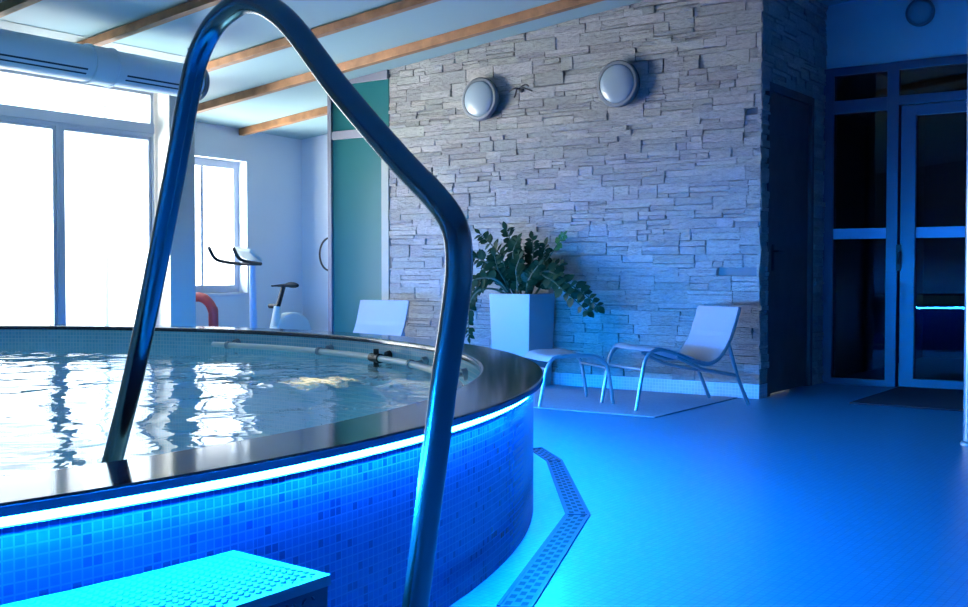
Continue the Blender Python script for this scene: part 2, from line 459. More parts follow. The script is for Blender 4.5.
# big sliding windows
def window_unit(name, y0, y1, label):
    w = sroot(name, label)
    b = MB(); x0, x1 = XW-.06, XW+.02; f_, q_ = .026, .027
    b.box(x0, x1, y0, y0+f_, WZ0, 2.06); b.box(x0, x1, y1-f_, y1, WZ0, 2.06)
    b.box(x0, x1, y0+f_, y1-f_, WZ0, WZ0+.06); b.box(x0, x1, y0+f_, y1-f_, 2.03, 2.06)
    b.build('window_frame', M['grey_frame'], w, bevel=.004)
    b = MB(); s0, s1 = x0+.01, x1-.01; a0, a1 = y0+f_, y1-f_; z0, z1 = WZ0+.06, 2.03
    b.box(s0, s1, a0, a0+q_, z0, z1); b.box(s0, s1, a1-q_, a1, z0, z1); b.box(s0, s1, a0+q_, a1-q_, z0, z0+.07); b.box(s0, s1, a0+q_, a1-q_, z1-.025, z1)
    b.build('sash', M['grey_frame'], w, bevel=.004)
    b = MB(); b.box(XW-.024, XW-.018, a0+q_, a1-q_, z0+.07, z1-.025); b.build('pane', M['glass'], w)
ys = [6.165, 5.255, 4.345]

desc = ['tall sliding window beside the grey pillar', 'tall sliding window at the left edge, left of the mullion']
for i in range(len(ys)-1):
    window_unit('window_%d' % (i+1), ys[i+1], ys[i], desc[i] if i < 2 else None)
b = MB(); b.box(XW-.06, XW+.02, WY0, ys[-1], WZ0, WZ1); struct(b.build('trim_2', M['grey_frame']))
w = sroot('window_3', 'long top light of the big windows under the air duct')
b = MB(); x0, x1 = XW-.06, XW+.02; ya, yb = ys[-1], ys[0]
b.box(x0, x1+.012, ya, yb, 2.06, 2.146); b.box(x0, x1, ya, yb, WZ1-.03, WZ1); b.box(x0, x1, yb-.035, yb, 2.146, WZ1-.03); b.box(x0, x1, ya, ya+.035, 2.146, WZ1-.03)
b.build('window_frame', M['grey_frame'], w, bevel=.004)
b = MB(); b.box(XW-.024, XW-.018, ya+.035, yb-.035, 2.146, WZ1-.03); b.build('pane', M['glass'], w)

# small window of the far bay
w = sroot('window_4', 'small white window on the left wall behind the exercise bike')
b = MB(); x0, x1 = -8.98, -8.92
b.box(x0, x1, sy0, sy0+.07, sz0, sz1); b.box(x0, x1, sy1-.07, sy1, sz0, sz1); b.box(x0, x1, sy0+.07, sy1-.07, sz0, sz0+.08); b.box(x0, x1, sy0+.07, sy1-.07, sz1-.08, sz1)
b.box(x0, x1-.01, 7.655, 7.695, sz0+.08, sz1-.08)
b.build('window_frame', M['white_frame'], w, bevel=.004)
b = MB(); b.box(x0, x1-.01, 7.14, 7.20, sz0+.08, sz1-.08); b.build('mullion', M['white_frame'], w)
for a0, a1 in ((sy0+.07, 7.14), (7.20, 7.655), (7.695, sy1-.07)):
    b = MB(); b.box(-8.955, -8.949, a0, a1, sz0+.08, sz1-.08); b.build('pane', M['glass'], w)
b = MB(); b.box(-8.92, -8.77, sy0-.02, sy1+.02, sz0-.03, sz0); b.build('window_sill', M['white_frame'], w, bevel=.004)
for o in w.children: o.data.transform(TURN)

# teal glazed partition left of the stone
t = sroot('door_2', 'teal glass panel in a grey frame left of the stone wall')
b = MB()
b.box(-6.98, -6.935, 7.46, 7.52, 0, 2.6); b.box(-6.935, -6.28, 7.465, 7.52, 2.08, 2.153); b.box(-6.935, -6.28, 7.465, 7.52, 0, .07)
b.box(-6.935, -6.28, 7.465, 7.52, 2.565, 2.66)
b.box(-6.98, -6.92, 7.52, 9.1, 0, 2.62)
b.build('door_frame', M['mauve_frame'], t, bevel=.003)
b = MB(); b.box(-6.935, -6.36, 7.485, 7.495, .07, 2.08); b.build('pane', M['teal_glass'], t)
b = MB(); b.box(-6.935, -6.28, 7.485, 7.495, 2.153, 2.565); b.build('transom_pane', M['teal_glass'], t)
b = MB(); b.box(-6.36, -6.28, 7.48, 7.51, .07, 2.08); b.build('jamb', M['jamb'], t)
b = MB(); b.tube([(-6.98-.13*math.sin(a), 7.49, 1.05+.15*math.cos(a)) for a in [PI*k/14 for k in range(15)]], .009, 10)
b.build('pull_handle', M['black'], t, True)

# glazed doors at the right
g = sroot('door_3', 'dark glazed double door with frosted bands at the right')
b = MB(); y0, y1 = 8.97, 9.05
b.box(-2.96, -2.875, y0, y1, 0, 2.5); b.box(-2.455, -2.372, y0, y1, 0, 2.5); b.box(-1.5, -1.42, y0, y1, 0, 2.5)
b.box(-2.875, -2.455, y0, y1, 2.44, 2.5); b.box(-2.372, -1.5, y0, y1, 2.44, 2.5)
b.box(-2.875, -2.455, y0, y1, 2.14, 2.24); b.box(-2.372, -1.5, y0, y1, 2.17, 2.24); b.box(-2.875, -2.455, y0, y1, 0, .05)
b.build('door_frame', M['dark_frame'], g, bevel=.004)
b = MB(); q0, q1 = 8.955, 9.02
b.box(-2.345, -2.235, q0, q1, .01, 2.16); b.box(-1.61, -1.505, q0, q1, .01, 2.16); b.box(-2.235, -1.61, q0, q1, .01, .075); b.box(-2.235, -1.61, q0, q1, 2.08, 2.16)
b.build('door_leaf', M['dark_frame'], g, bevel=.004)
for nm, a in (('pane', (-2.875, -2.455, .05, 2.14)), ('transom_pane', (-2.875, -2.455, 2.24, 2.44)), ('transom_pane', (-2.372, -1.5, 2.24, 2.44)), ('pane', (-2.235, -1.61, .075, 2.08))):
    b = MB(); b.box(a[0], a[1], 8.994, 9.0, a[2], a[3]); b.build(nm, M['door_glass'], g)
for a in ((-2.875, -2.455), (-2.235, -1.61)):
    b = MB(); b.box(a[0], a[1], 8.99, 8.9935, 1.15, 1.232); b.build('frosted_band', M['frost'], g)
b = MB(); b.box(-2.37, -2.335, 8.945, 8.957, .9, 1.1); b.tube([(-2.34, 8.95, 1.04), (-2.34, 8.90, 1.04), (-2.345, 8.895, .95)], .009, 8); b.build('door_handle', M['black'], g)

for o in g.children: o.data.transform(Matrix.Diagonal((.986, .986, 1, 1)))

# ------------------------------------------------------------------ ceiling beams
BE = [(4.09, -7.35, 2.2, 'pine ceiling beam in the top left corner, nearest the camera'),
      (4.97, -7.35, 2.2, 'pine ceiling beam ending above the coupling of the long duct'),
      (6.07, -7.35, 2.2, 'pine ceiling beam passing behind the top bend of the steel handrail'),
      (7.0, -8.76, 2.2, 'long pine ceiling beam directly before the stone wall'),
      (8.10, -8.80, -6.985, 'short pine ceiling beam over the exercise bike, left of the teal glass')]
for y, xa, xb, lb in BE:
    b = MB(); p = []
    for z in (-.072, -.013 if xa > -8 else -.001):
        for yy in (y-.034, y+.034):
            for x in (xa, xb): p.append((x, yy, roof(x)+z))
    b.hexa(p); tag(b.build('ceiling_beam', M['pine'], bevel=.004), lb, 'beam', 'pine ceiling beams')

# ------------------------------------------------------------------ ventilation duct
DX, DZ, DR = -6.72, 2.335, .125
du = thing('ventilation_duct', 'long pale blue round air duct hanging above the big windows', 'duct', (DX, 1.0, DZ))
def cyl_y(b, r, y0, y1, n=36): b.tube([(DX, y0, DZ), (DX, y1, DZ)], r, n)
b = MB(); cyl_y(b, DR, -1.5, 5.71); b.build('duct_pipe', M['duct'], du, True, off=(DX, 1.0, DZ))
for y in (2.2, 4.86):
    b = MB(); cyl_y(b, DR+.008, y-.09, y+.09); cyl_y(b, DR+.014, y-.10, y-.085); cyl_y(b, DR+.014, y+.085, y+.10); b.build('coupling', M['duct'], du, True, off=(DX, 1.0, DZ))
b = MB(); cyl_y(b, DR+.014, 5.71, 5.745); b.build('end_cap', M['duct_cap'], du, True, off=(DX, 1.0, DZ))
for s0, s1 in ((2.4, 4.70), (5.02, 5.50)):
    for ang in (-.50, -.78):
        b = MB()
        r1 = DR+.0015; m = 20
        for k in range(m):
            ya = s0+(s1-s0)*k/m; yb = s0+(s1-s0)*(k+1)/m
            for (aa, ab) in ((ang-.05, ang+.05),):
                P = lambda a, y, r: (DX+r*math.cos(a), y, DZ+r*math.sin(a))
                b.quad(P(aa, ya, r1), P(ab, ya, r1), P(ab, yb, r1), P(aa, yb, r1))
        b.build('air_slot', M['slot'], du, off=(DX, 1.0, DZ))
for y in (-.5, 3.1, 5.66):
    b = MB(); b.tube([(DX, y, DZ+DR-.01), (DX, y, roof(DX)-.012)], .006, 8); b.build('hanger', M['duct_cap'], du, off=(DX, 1.0, DZ))

# ------------------------------------------------------------------ wall lamps
def wall_lamp(loc, label, r=.175):
    l = thing('wall_lamp', label, 'lamp', loc, 0, 'round bulkhead wall lamps')
    mt = Matrix.Rotation(PI/2, 4, 'X')     # lathe z -> -Y
    b = MB(); b.lathe([(r*.9, 0), (r*.97, .02), (r, .035), (r, .060), (r*.94, .072), (r*.84, .074), (r*.82, .06)], mt, 40); b.build('lamp_ring', M['lamp_ring'], l, True)
    b = MB(); b.lathe([(r*.83, .05)]+[(r*.83*math.cos(a), .066+.034*math.sin(a)) for a in [PI/2*k/8 for k in range(8)]]+[(.004, .100)], mt, 40); b.build('lamp_shade', M['lamp_glass'], l, True)
    return l
wall_lamp((-5.265, YS-.012, 2.295), 'left of the two round grey-rimmed lamps on the stone wall')
wall_lamp((-4.00, YS-.012, 2.297), 'right of the two round grey-rimmed lamps on the stone wall')
wall_lamp((-2.18, 8.87, 2.85), 'round lamp in shade on the wall above the glazed doors', .105)

# loose wire ends poking from the stone between the lamps
cb = thing('wall_cable', 'short dark loose cable ends poking from the stone wall between the round lamps', 'cable', (-4.90, YS-.01, 2.345))
b = MB(); mt = Matrix.Rotation(PI/2, 4, 'X'); b.lathe([(.022, -.012), (.022, .006), (.012, .008)], mt, 14); b.build('cable_outlet', M['black'], cb)
for k, (dx, dz) in enumerate(((-.10, .0), (.09, .03), (.12, -.01), (-.05, -.045))):
    b = MB(); b.tube(smooth_path([(0, 0, 0), (dx*.3, -.035, dz*.2+.01), (dx*.7, -.03, dz), (dx, -.025, dz-.015)], 5), .006, 8); b.build('wire', M['black'], cb, True)

# ------------------------------------------------------------------ pool
pool = thing('pool', 'round raised whirlpool with blue mosaic side and dark granite rim', 'pool', (CX, CY, 0))
OFF = (CX, CY, 0)
def ring_strip(prof, mat, name, uvs=False, smooth=True, closed=False, span=(0, N_RING)):
    b = MB(); n = len(prof)
    for k in range(*span):
        for i in range(n if closed else n-1):
            (r0, z0), (r1, z1) = prof[i], prof[(i+1) % n]
            p = [(*ring_pt(k, r0), z0), (*ring_pt(k+1, r0), z0), (*ring_pt(k+1, r1), z1), (*ring_pt(k, r1), z1)]
            f = b.quad(*p)
            if uvs:
                L = 2*PI*3.62/N_RING
                w = abs(z1-z0)+abs(r1-r0)
                b.uv[f] = [(k*L, z0), ((k+1)*L, z0), ((k+1)*L, z0+w if z1 >= z0 else z0-w), (k*L, z0+w if z1 >= z0 else z0-w)]
    o = b.build(name, mat, pool, smooth, off=OFF)
    return o
def weld(o, uv=False):
    bm = bmesh.new(); bm.from_mesh(o.data); bmesh.ops.remove_doubles(bm, verts=bm.verts, dist=1e-5); bmesh.ops.recalc_face_normals(bm, faces=bm.faces); bm.to_mesh(o.data); bm.free()
    for p in o.data.polygons: p.use_smooth = True
    o.data.set_sharp_from_angle(angle=math.radians(42))
weld(ring_strip([(3.617, 0), (3.617, .495)], M['tile_out'], 'mosaic_wall', True))
e = .005
weld(ring_strip([(RI, .490), (RI, ZR-.010), (RI+.003, ZR-.004), (RI+.010, ZR), (RI+.014, ZR), (RI+.03, ZR), (RO-.03, ZR), (RO-.008, ZR), (RO-.0055, ZR), (RO-e*1.0, ZR), (RO-.0015, ZR-.0012), (RO, ZR-.003), (RO, ZR-.005), (3.62, ZR-.005), (3.615, .490)], M['granite'], 'coping', closed=True))
weld(ring_strip([(RO-.004, ZR-.006), (RO-.0005, ZR-.006), (RO-.0005, .4925), (RO-.004, .4925)], M['edge'], 'glow_lip', closed=True))  # added translucent lip standing in for the LED's halo on the rim face
weld(ring_strip([(3.6235+.0085*math.cos(a), .4785+.0068*math.sin(a)) for a in [2*PI*(k+.5)/12 for k in range(12)]], M['led'], 'light_strip', closed=True, span=(-96, 84)))
weld(ring_strip([(RI+.01, .492), (RI+.01, -.75)], M['tile_in'], 'basin_wall', True))
b = MB()
for k in range(N_RING):
    p0, p1 = ring_pt(k, RI+.01), ring_pt(k+1, RI+.01); f = b.quad((CX, CY, -.75), (*p0, -.75), (*p1, -.75)); b.uv[f] = [(CX, CY), p0, p1]
b.build('basin_floor', M['tile_in'], pool, off=OFF)
weld(ring_strip([(3.616, .4685), (3.6258, .4685), (3.6258, .4702), (3.616, .4702)], M['clip'], 'light_shield', closed=True, span=(-96, 84)))  # added lip that blocks the LED's steep downward light
# white rail along the inner wall, with clips and a dark clamp
def arc(r, a0, a1, z, n=60): return [(CX+r*math.cos(a0+(a1-a0)*k/n), CY+r*math.sin(a0+(a1-a0)*k/n), z) for k in range(n+1)]
A0, A1 = math.atan2(4.917-CY, -5.62-CX), math.radians(26)
b = MB(); b.tube(arc(3.335, A0, A1, .42), .0175, 12); gr = b.build('grab_rail', M['pipe'], pool, True, off=OFF)
def clip(a, dark=False):
    b = MB(); ca, sa = math.cos(a), math.sin(a)
    P = lambda r, t, z: (CX+r*ca-t*sa, CY+r*sa+t*ca, z)
    b.tube([P(3.335, 0, .42), P(3.425, 0, .43)], .012, 8)
    b.tube([P(3.335, -.012, .42), P(3.335, .012, .42)], .025, 12)
    b.tube([P(3.40, 0, .425), P(3.425, 0, .432)], .028, 12)
    if dark:
        b.tube([P(3.335, -.05, .42), P(3.335, -.02, .42)], .027, 12); b.tube([P(3.335, .02, .42), P(3.335, .06, .42)], .024, 12)
        b.tube([P(3.335, 0, .37), P(3.335, 0, .47)], .015, 10)
        o = b.build('clamp', M['black'], gr, True, off=OFF); o['label'] = 'dark clamp joint'
    else: b.build('clip', M['clip'], gr, True, off=OFF)
for deg in (93, 78, 59, 47, 33): clip(math.radians(deg))
clip(math.radians(67), True)
# warm underwater lamp on the pool floor
ul = MB(); ul.lathe([(.16, 0), (.16, .03), (.12, .05)], Matrix.Translation((-3.47, 3.65, -.75)), 24); lo = ul.build('underwater_lamp', M['clip'], pool, True, off=OFF)

# water surface with real ripples
b = MB(); NR, NT = 110, N_RING
random.seed(3)
waves = [(random.uniform(0, 2*PI), random.uniform(2.2, 9.5), random.uniform(0, 2*PI)) for _ in range(16)]
def wz(x, y):
    s = 0
    for a, k, ph in waves: s += math.sin((x*math.cos(a)+y*math.sin(a))*k+ph)/k
    bub = math.exp(-(((x+3.47)/.42)**2+((y-3.65)/.42)**2))
    return s*.0042+.02*bub*(1+.5*math.sin(31*x+7*y)*math.sin(27*y-11*x))
for i in range(NR+1):
    fr = i/NR
    for k in range(NT):
        px, py = ring_pt(k, RI+.004); x, y = CX+(px-CX)*fr, CY+(py-CY)*fr
        b.v.append((x, y, ZW+wz(x, y)))
for i in range(NR):
    for k in range(NT): b.f.append((i*NT+k, i*NT+(k+1) % NT, (i+1)*NT+(k+1) % NT, (i+1)*NT+k))
wo = b.build('pool_water', M['water'])
for p in wo.data.polygons: p.use_smooth = True
tag(wo, 'rippling blue water filling the round whirlpool', 'water', kind='stuff')
# foam where the jet bubbles up
b = MB(); n = 40
ex, ey = Vector((-.575, .818)), Vector((.818, .575))
for i in range(n+1):
    for j in range(n+1):
        u_, v_ = (i/n-.5)*2, (j/n-.5)*2
        q = Vector((-3.47, 3.65))+ex*u_*.46+ey*v_*.36
        b.v.append((q.x, q.y, ZW+wz(q.x, q.y)+.006))
for i in range(n):
    for j in range(n): b.f.append((i*(n+1)+j, (i+1)*(n+1)+j, (i+1)*(n+1)+j+1, i*(n+1)+j+1))
fo = b.build('foam', M['foam']); tag(fo, 'warm cream foam bubbling on the pool water', 'foam', kind='stuff')
at = fo.data.attributes.new('edge', 'FLOAT', 'POINT')
for idx, vtx in enumerate(fo.data.vertices):
    i, j = divmod(idx, n+1); u_, v_ = (i/n-.5)*2, (j/n-.5)*2
    at.data[idx].value = .72*(1-min(1, math.hypot(u_, v_)))
for p in fo.data.polygons: p.use_smooth = True
ld = bpy.data.lights.new('underwater_light', 'SPOT'); ld.energy = 110; ld.color = (1, .72, .42); ld.spot_size = math.radians(70); ld.spot_blend = .8; ld.shadow_soft_size = .1
lo2 = bpy.data.objects.new('underwater_light', ld); C.objects.link(lo2); lo2.location = (-3.47, 3.65, -.66); lo2.rotation_euler = (PI, 0, 0)

# added cool fill lamp, unseen in the near side, to brighten the basin
fx, fy = CX+3.38*math.cos(.35), CY+3.38*math.sin(.35)
ul = MB(); ul.lathe([(.12, 0), (.12, .02), (.09, .035)], Matrix.Translation((fx, fy, -.2)) @ Matrix.Rotation(PI+.35, 4, 'Z') @ Matrix.Rotation(PI/2, 4, 'Y'), 24); ul.build('underwater_lamp', M['clip'], pool, True, off=OFF)
ld = bpy.data.lights.new('basin_fill_light', 'SPOT'); ld.energy = 260; ld.color = (.55, .85, 1.); ld.spot_size = math.radians(150); ld.spot_blend = .5; ld.shadow_soft_size = .08
lo3 = bpy.data.objects.new('basin_fill_light', ld); C.objects.link(lo3); lo3.location = (fx-.06*math.cos(.35), fy-.06*math.sin(.35), -.2); lo3.rotation_euler = (0, math.radians(80), PI+.35+PI)

# ------------------------------------------------------------------ pool step
st = thing('pool_step', 'low step with studded pale top against the pool wall', 'step', (-1.54, 1.2, 0))
def step_x(y): return CX+math.sqrt(3.619**2-(y-CY)**2)
b = MB(); ST = .338
top = [(step_x(y)+.003, y) for y in [.45+(1.527-.45)*k/12 for k in range(13)]]+[(-1.414, 1.507), (-1.399, .45)]
n = len(top)
for z in (0, ST-.02): b.v += [(x, y, z) for x, y in top]
for k in range(n): b.f.append((k, (k+1) % n, n+(k+1) % n, n+k))
b.f.append(tuple(range(n))[::-1]); b.f.append(tuple(range(n, 2*n)))
# raised chevrons on the sides
def stud(b, c, ax1, ax2, nn, s=.008, h=.0025):
    c = Vector(c); i = len(b.v)
    b.v += [tuple(c-ax1*s), tuple(c-ax2*s*.45), tuple(c+ax1*s), tuple(c+ax2*s*.45), tuple(c+nn*h-ax1*s*.5), tuple(c+nn*h+ax1*s*.5)]
    for f in ((0, 1, 4), (1, 5, 4), (1, 2, 5), (2, 3, 5), (3, 4, 5), (3, 0, 4)): b.f.append(tuple(i+q for q in f))
for r_ in range(13):
    for c_ in range(44):
        y = .46+c_*.024; z = .015+r_*.024
        if y < 1.49: 
            a = PI/4 if (r_+c_) % 2 else -PI/4
            stud(b, (-1.414+.0001+(1.507-y)*.0142, y, z), Vector((0, math.cos(a), math.sin(a))), Vector((0, -math.sin(a), math.cos(a))), Vector((1, 0, 0)))
b.build('step_body', M['rubber_side'], st, off=(-1.54, 1.2, 0))
b = MB()
tt = [(x+(.004 if i >= 13 else 0), y+(.004 if i == 12 or i == 13 else 0)) for i, (x, y) in enumerate(top)]
for z in (ST-.02, ST): b.v += [(x, y, z) for x, y in tt]
for k in range(n): b.f.append((k, (k+1) % n, n+(k+1) % n, n+k))
b.f.append(tuple(range(n))[::-1]); b.f.append(tuple(range(n, 2*n)))
yy = .47; row = 0
while yy < 1.50:
    xx = step_x(yy)+.014+(row % 2)*.007
    while xx < -1.424:
        a = .9 if row % 2 else -.9
        stud(b, (xx, yy, ST), Vector((math.cos(a), math.sin(a), 0)), Vector((-math.sin(a), math.cos(a), 0)), Vector((0, 0, 1)), .007, .003); xx += .016
    yy += .012; row += 1
b.build('step_tread', M['rubber'], st, off=(-1.54, 1.2, 0))

# ------------------------------------------------------------------ handrail
RL = [(-2.095, 1.481, .28), (-1.996, 1.47, .499), (-1.906, 1.46, .696), (-1.829, 1.451, .891), (-1.755, 1.443, 1.097), (-1.702, 1.436, 1.247), (-1.668, 1.432, 1.315), (-1.619, 1.427, 1.362),
      (-1.556, 1.42, 1.385), (-1.511, 1.414, 1.386), (-1.454, 1.408, 1.366), (-1.385, 1.4, 1.317), (-1.268, 1.386, 1.201), (-1.126, 1.37, 1.075), (-1.045, 1.36, 1.010), (-1.008, 1.356, .965),
      (-.999, 1.355, .91), (-1.008, 1.356, .84), (-1.03, 1.359, .733), (-1.046, 1.361, .639), (-1.072, 1.364, .494), (-1.094, 1.366, .369), (-1.16, 1.372, 0.006)]
hr = thing('pool_handrail', 'curved brushed steel handrail arching over the pool rim', 'handrail', (-1.16, 1.372, 0))
b = MB(); b.tube(smooth_path([(-2.12, 1.484, -.30)]+RL, 8), .0212, 24); b.build('rail_tube', M['steel'], hr, True, off=(-1.16, 1.372, 0))
b = MB(); b.lathe([(.05, 0), (.05, .006), (.03, .012), (.026, .03)], Matrix.Translation((-1.16, 1.372, .0005)), 28); b.build('base_flange', M['steel'], hr, True, off=(-1.16, 1.372, 0))
b = MB(); b.lathe([(.05, 0), (.05, .006), (.03, .012), (.026, .03)], Matrix.Translation((-2.13, 1.485, -.75)), 28)
b.tube([(-2.12, 1.484, -.30), (-2.13, 1.485, -.74)], .0212, 16); b.build('base_flange', M['steel'], hr, True, off=(-1.16, 1.372, 0))

# ------------------------------------------------------------------ floor drain
V_in = [(-3.03, 4.70), (-2.775, 4.455), (-2.105, 3.515), (-1.675, 2.44), (-1.50, 1.3), (-1.62, .2)]
V_out = [(-3.00, 4.775), (-2.715, 4.505), (-2.025, 3.56), (-1.585, 2.475), (-1.41, 1.3), (-1.53, .2)]
V_in = [(-1.30+(p[0]+1.64)*1 if False else p[0], p[1]) for p in V_in]
dr = thing('floor_drain', 'angled slotted steel drain channel in the floor around the pool', 'drain', (-2.06, 3.53, 0))
DO = (-2.06, 3.53, 0)
for s in range(3):
    i0, i1, o0, o1 = Vector(V_in[s]), Vector(V_in[s+1]), Vector(V_out[s]), Vector(V_out[s+1])
    L = ((i1-i0).length+(o1-o0).length)/2; nc = max(2, int(L/.034))
    # across: frame rim, three rows of slots
    ac = [0, .10, .14, .22, .335, .415, .53, .61, .725, .805, .86, 1.0]
    rows = {3: 1, 5: 1, 7: 1}
    cut = [(.22, .335), (.4425, .5575), (.665, .78)]
    vs = [0, .15, .24, .36, .44, .56, .64, .76, .85, 1.]
    slot_rows = (2, 4, 6)
    b = MB()
    def P(u, v, z): 
        a = i0.lerp(i1, u); c = o0.lerp(o1, u); q = a.lerp(c, v); return (q.x, q.y, z)
    nc = max(2, int(L/.062))
    def bar(u0, u1, v0, v1): b.quad(P(u0, v0, .003), P(u1, v0, .003), P(u1, v1, .003), P(u0, v1, .003))
    for va, vb in ((0, .17), (.36, .41), (.59, .64), (.83, 1)): bar(0, 1, va, vb)
    for row, (va, vb) in enumerate(((.17, .36), (.41, .59), (.64, .83))):
        u0 = 0; sh = .5 if row == 1 else 0
        for k in range(nc-(1 if sh else 0)):
            sa, sb = (k+.22+sh)/nc, (k+.78+sh)/nc
            bar(u0, sa, va, vb); u0 = sb
        bar(u0, 1, va, vb)
    for va, vb in ((0, .10), (.90, 1.)):        # raised edge bars
        b.hexa([P(0, va, .001), P(1, va, .001), P(0, vb, .001), P(1, vb, .001), P(0, va, .006), P(1, va, .006), P(0, vb, .006), P(1, vb, .006)])
    b.hexa([P(0, 0, .001), P(.012/L, 0, .001), P(0, 1, .001), P(.012/L, 1, .001), P(0, 0, .0055), P(.012/L, 0, .0055), P(0, 1, .0055), P(.012/L, 1, .0055)])
    g1 = b.build('grate', M['drain'], dr, off=DO)
    b = MB(); b.quad(P(0, .1, .0012), P(1, .1, .0012), P(1, .9, .0012), P(0, .9, .0012)); b.build('channel', M['drain_dark'], dr, off=DO)

# ------------------------------------------------------------------ mats
b = MB(); b.box(-6.9, -3.05, 6.15, 7.45, 0, .007); tag(b.build('floor_mat', M['mat'], bevel=.002), 'thin grey floor mat under the white loungers along the stone wall', 'mat')
b = MB(); b.hexa([(-2.30, 7.56, 0), (-1.35, 7.56, 0), (-2.30, 8.86, 0), (-1.35, 8.86, 0), (-2.30, 7.56, .012), (-1.35, 7.56, .012), (-2.30, 8.86, .012), (-1.35, 8.86, .012)])
tag(b.build('doormat', M['doormat'], bevel=.003), 'dark doormat before the glazed doors', 'doormat')

# ------------------------------------------------------------------ loungers
PROF = [(0, .0), (.029, .156), (.058, .296), (.088, .352), (.135, .380), (.19, .380), (.29, .353), (.40, .313), (.50, .284), (.56, .283), (.615, .306), (.66, .352), (.712, .437), (.748, .53), (.785, .642)]
WID = .45
def lounger(loc, rz, label):
    """local: x = across (0..WID), y = front to back"""
    t = thing('lounge_chair', label, 'chair', loc, rz, 'white sling lounge chairs')
    path = smooth_path([(0, y, z) for y, z in PROF], 6)
    for x in (0, WID):
        b = MB(); b.tube([(x, p.y, p.z+.004) for p in path], .0125, 12); b.build('side_tube', M['tube'], t, True)
        b = MB(); b.tube([(x, .693, .428), (x, .767, .199), (x, .861, .002)], .0125, 12); b.build('rear_leg', M['tube'], t, True)
        b = MB(); b.tube([(x, .30, .338), (x, .48, .256), (x, .767, .199)], .011, 10); b.build('strut', M['tube'], t, True)
    b = MB(); b.tube([(0, .050, .262), (WID, .050, .262)], .010, 10); b.build('stretcher', M['tube'], t, True)
    b = MB(); b.tube([(0, .767, .199), (WID, .767, .199)], .010, 10); b.build('stretcher', M['tube'], t, True)
    b = MB(); b.tube([(0, .785, .642), (WID, .785, .642)], .010, 10); b.build('top_bar', M['tube'], t, True)
    # sling: thick cloth along the upper profile
    seg = [p for p in path if p.y > .10 or p.z > .45]; seg = [p for p in seg if not (p.z < .36 and p.y < .1)]
    b = MB(); nx = 10; npt = len(seg)
    for side in (0, 1):
        for i, p in enumerate(seg):
            t_ = seg[min(i+1, npt-1)]-seg[max(i-1, 0)]; nrm = Vector((0, -t_.z, t_.y)).normalized()
            for j in range(nx+1):
                x = -.012+(WID+.024)*j/nx; sag = -.012*math.sin(PI*j/nx)*(1 if .2 < p.y < .72 else .4)
                q = p+nrm*(.0165+sag-(.004 if side == 0 else 0)); b.v.append((x, q.y, q.z+.004))
    W = nx+1
    for i in range(npt-1):
        for j in range(nx):
            a = i*W+j; b.f.append((a, a+1, a+W+1, a+W)); o_ = npt*W; b.f.append((o_+a, o_+a+W, o_+a+W+1, o_+a+1))
    def rim(k0, k1): b.f.append((k0, k1, k1+npt*W, k0+npt*W))
    for i in range(npt-1): rim(i*W, (i+1)*W); rim(i*W+nx, (i+1)*W+nx)
    for j in range(nx): rim(j, j+1); rim((npt-1)*W+j, (npt-1)*W+j+1)
    b.build('sling', M['sling'], t, True)
    return t
ru = math.atan2(.848, .53)-PI/2      # local +y -> (.53,.848)
# local x axis -> (cos ru, sin ru) = (.848,-.53): the near side tube is x = WID
v = Vector((-.848, .53))
lounger((-3.268+v.x*WID, 6.325+v.y*WID, .007), ru, 'white sling lounge chair facing left with the matching footstool before it')
ang = math.atan2(.99, -.107)-PI/2
lounger((-5.90-WID/2*math.cos(ang)-.77*(-.107), 6.97-WID/2*math.sin(ang)-.77*.99, .007), ang, 'white lounge chair behind the pool before the teal glass, only its backrest showing')

# footstool
sw = .45; rs = math.atan2(.8, .6)-PI/2
SP = [(0, 0), (.028, .145), (.049, .244), (.084, .302), (.134, .324), (.27, .328), (.385, .322), (.452, .287), (.489, .232), (.53, 0)]
t = thing('footstool', 'white sling footstool between the planter and the lounge chair', 'stool', (-3.895-.8*sw, 6.17+.6*sw, .007), rs)
path = smooth_path([(0, y, z) for y, z in SP], 6)
for x in (0, sw):
    b = MB(); b.tube([(x, p.y, p.z) for p in path], .0125, 12); b.build('side_tube', M['tube'], t, True)
for y in (.052, .485):
    b = MB(); b.tube([(0, y, .245), (sw, y, .245)], .009, 10); b.build('stretcher', M['tube'], t, True)
seg = [p for p in path if p.z > .285]
b = MB(); npt = len(seg); nx = 8; W = nx+1
for side in (0, 1):
    for i, p in enumerate(seg):
        t_ = seg[min(i+1, npt-1)]-seg[max(i-1, 0)]; nrm = Vector((0, -t_.z, t_.y)).normalized()
        for j in range(W):
            q = p+nrm*(.0165-(.004 if side == 0 else 0)-.012*math.sin(PI*j/nx)); b.v.append((-.012+(sw+.024)*j/nx, q.y, q.z))
for i in range(npt-1):
    for j in range(nx):
        a = i*W+j; b.f.append((a, a+1, a+W+1, a+W)); o_ = npt*W; b.f.append((o_+a, o_+a+W, o_+a+W+1, o_+a+1))
def rim(k0, k1): b.f.append((k0, k1, k1+npt*W, k0+npt*W))
for i in range(npt-1): rim(i*W, (i+1)*W); rim(i*W+nx, (i+1)*W+nx)
for j in range(nx): rim(j, j+1); rim((npt-1)*W+j, (npt-1)*W+j+1)
b.build('sling', M['sling'], t, True)

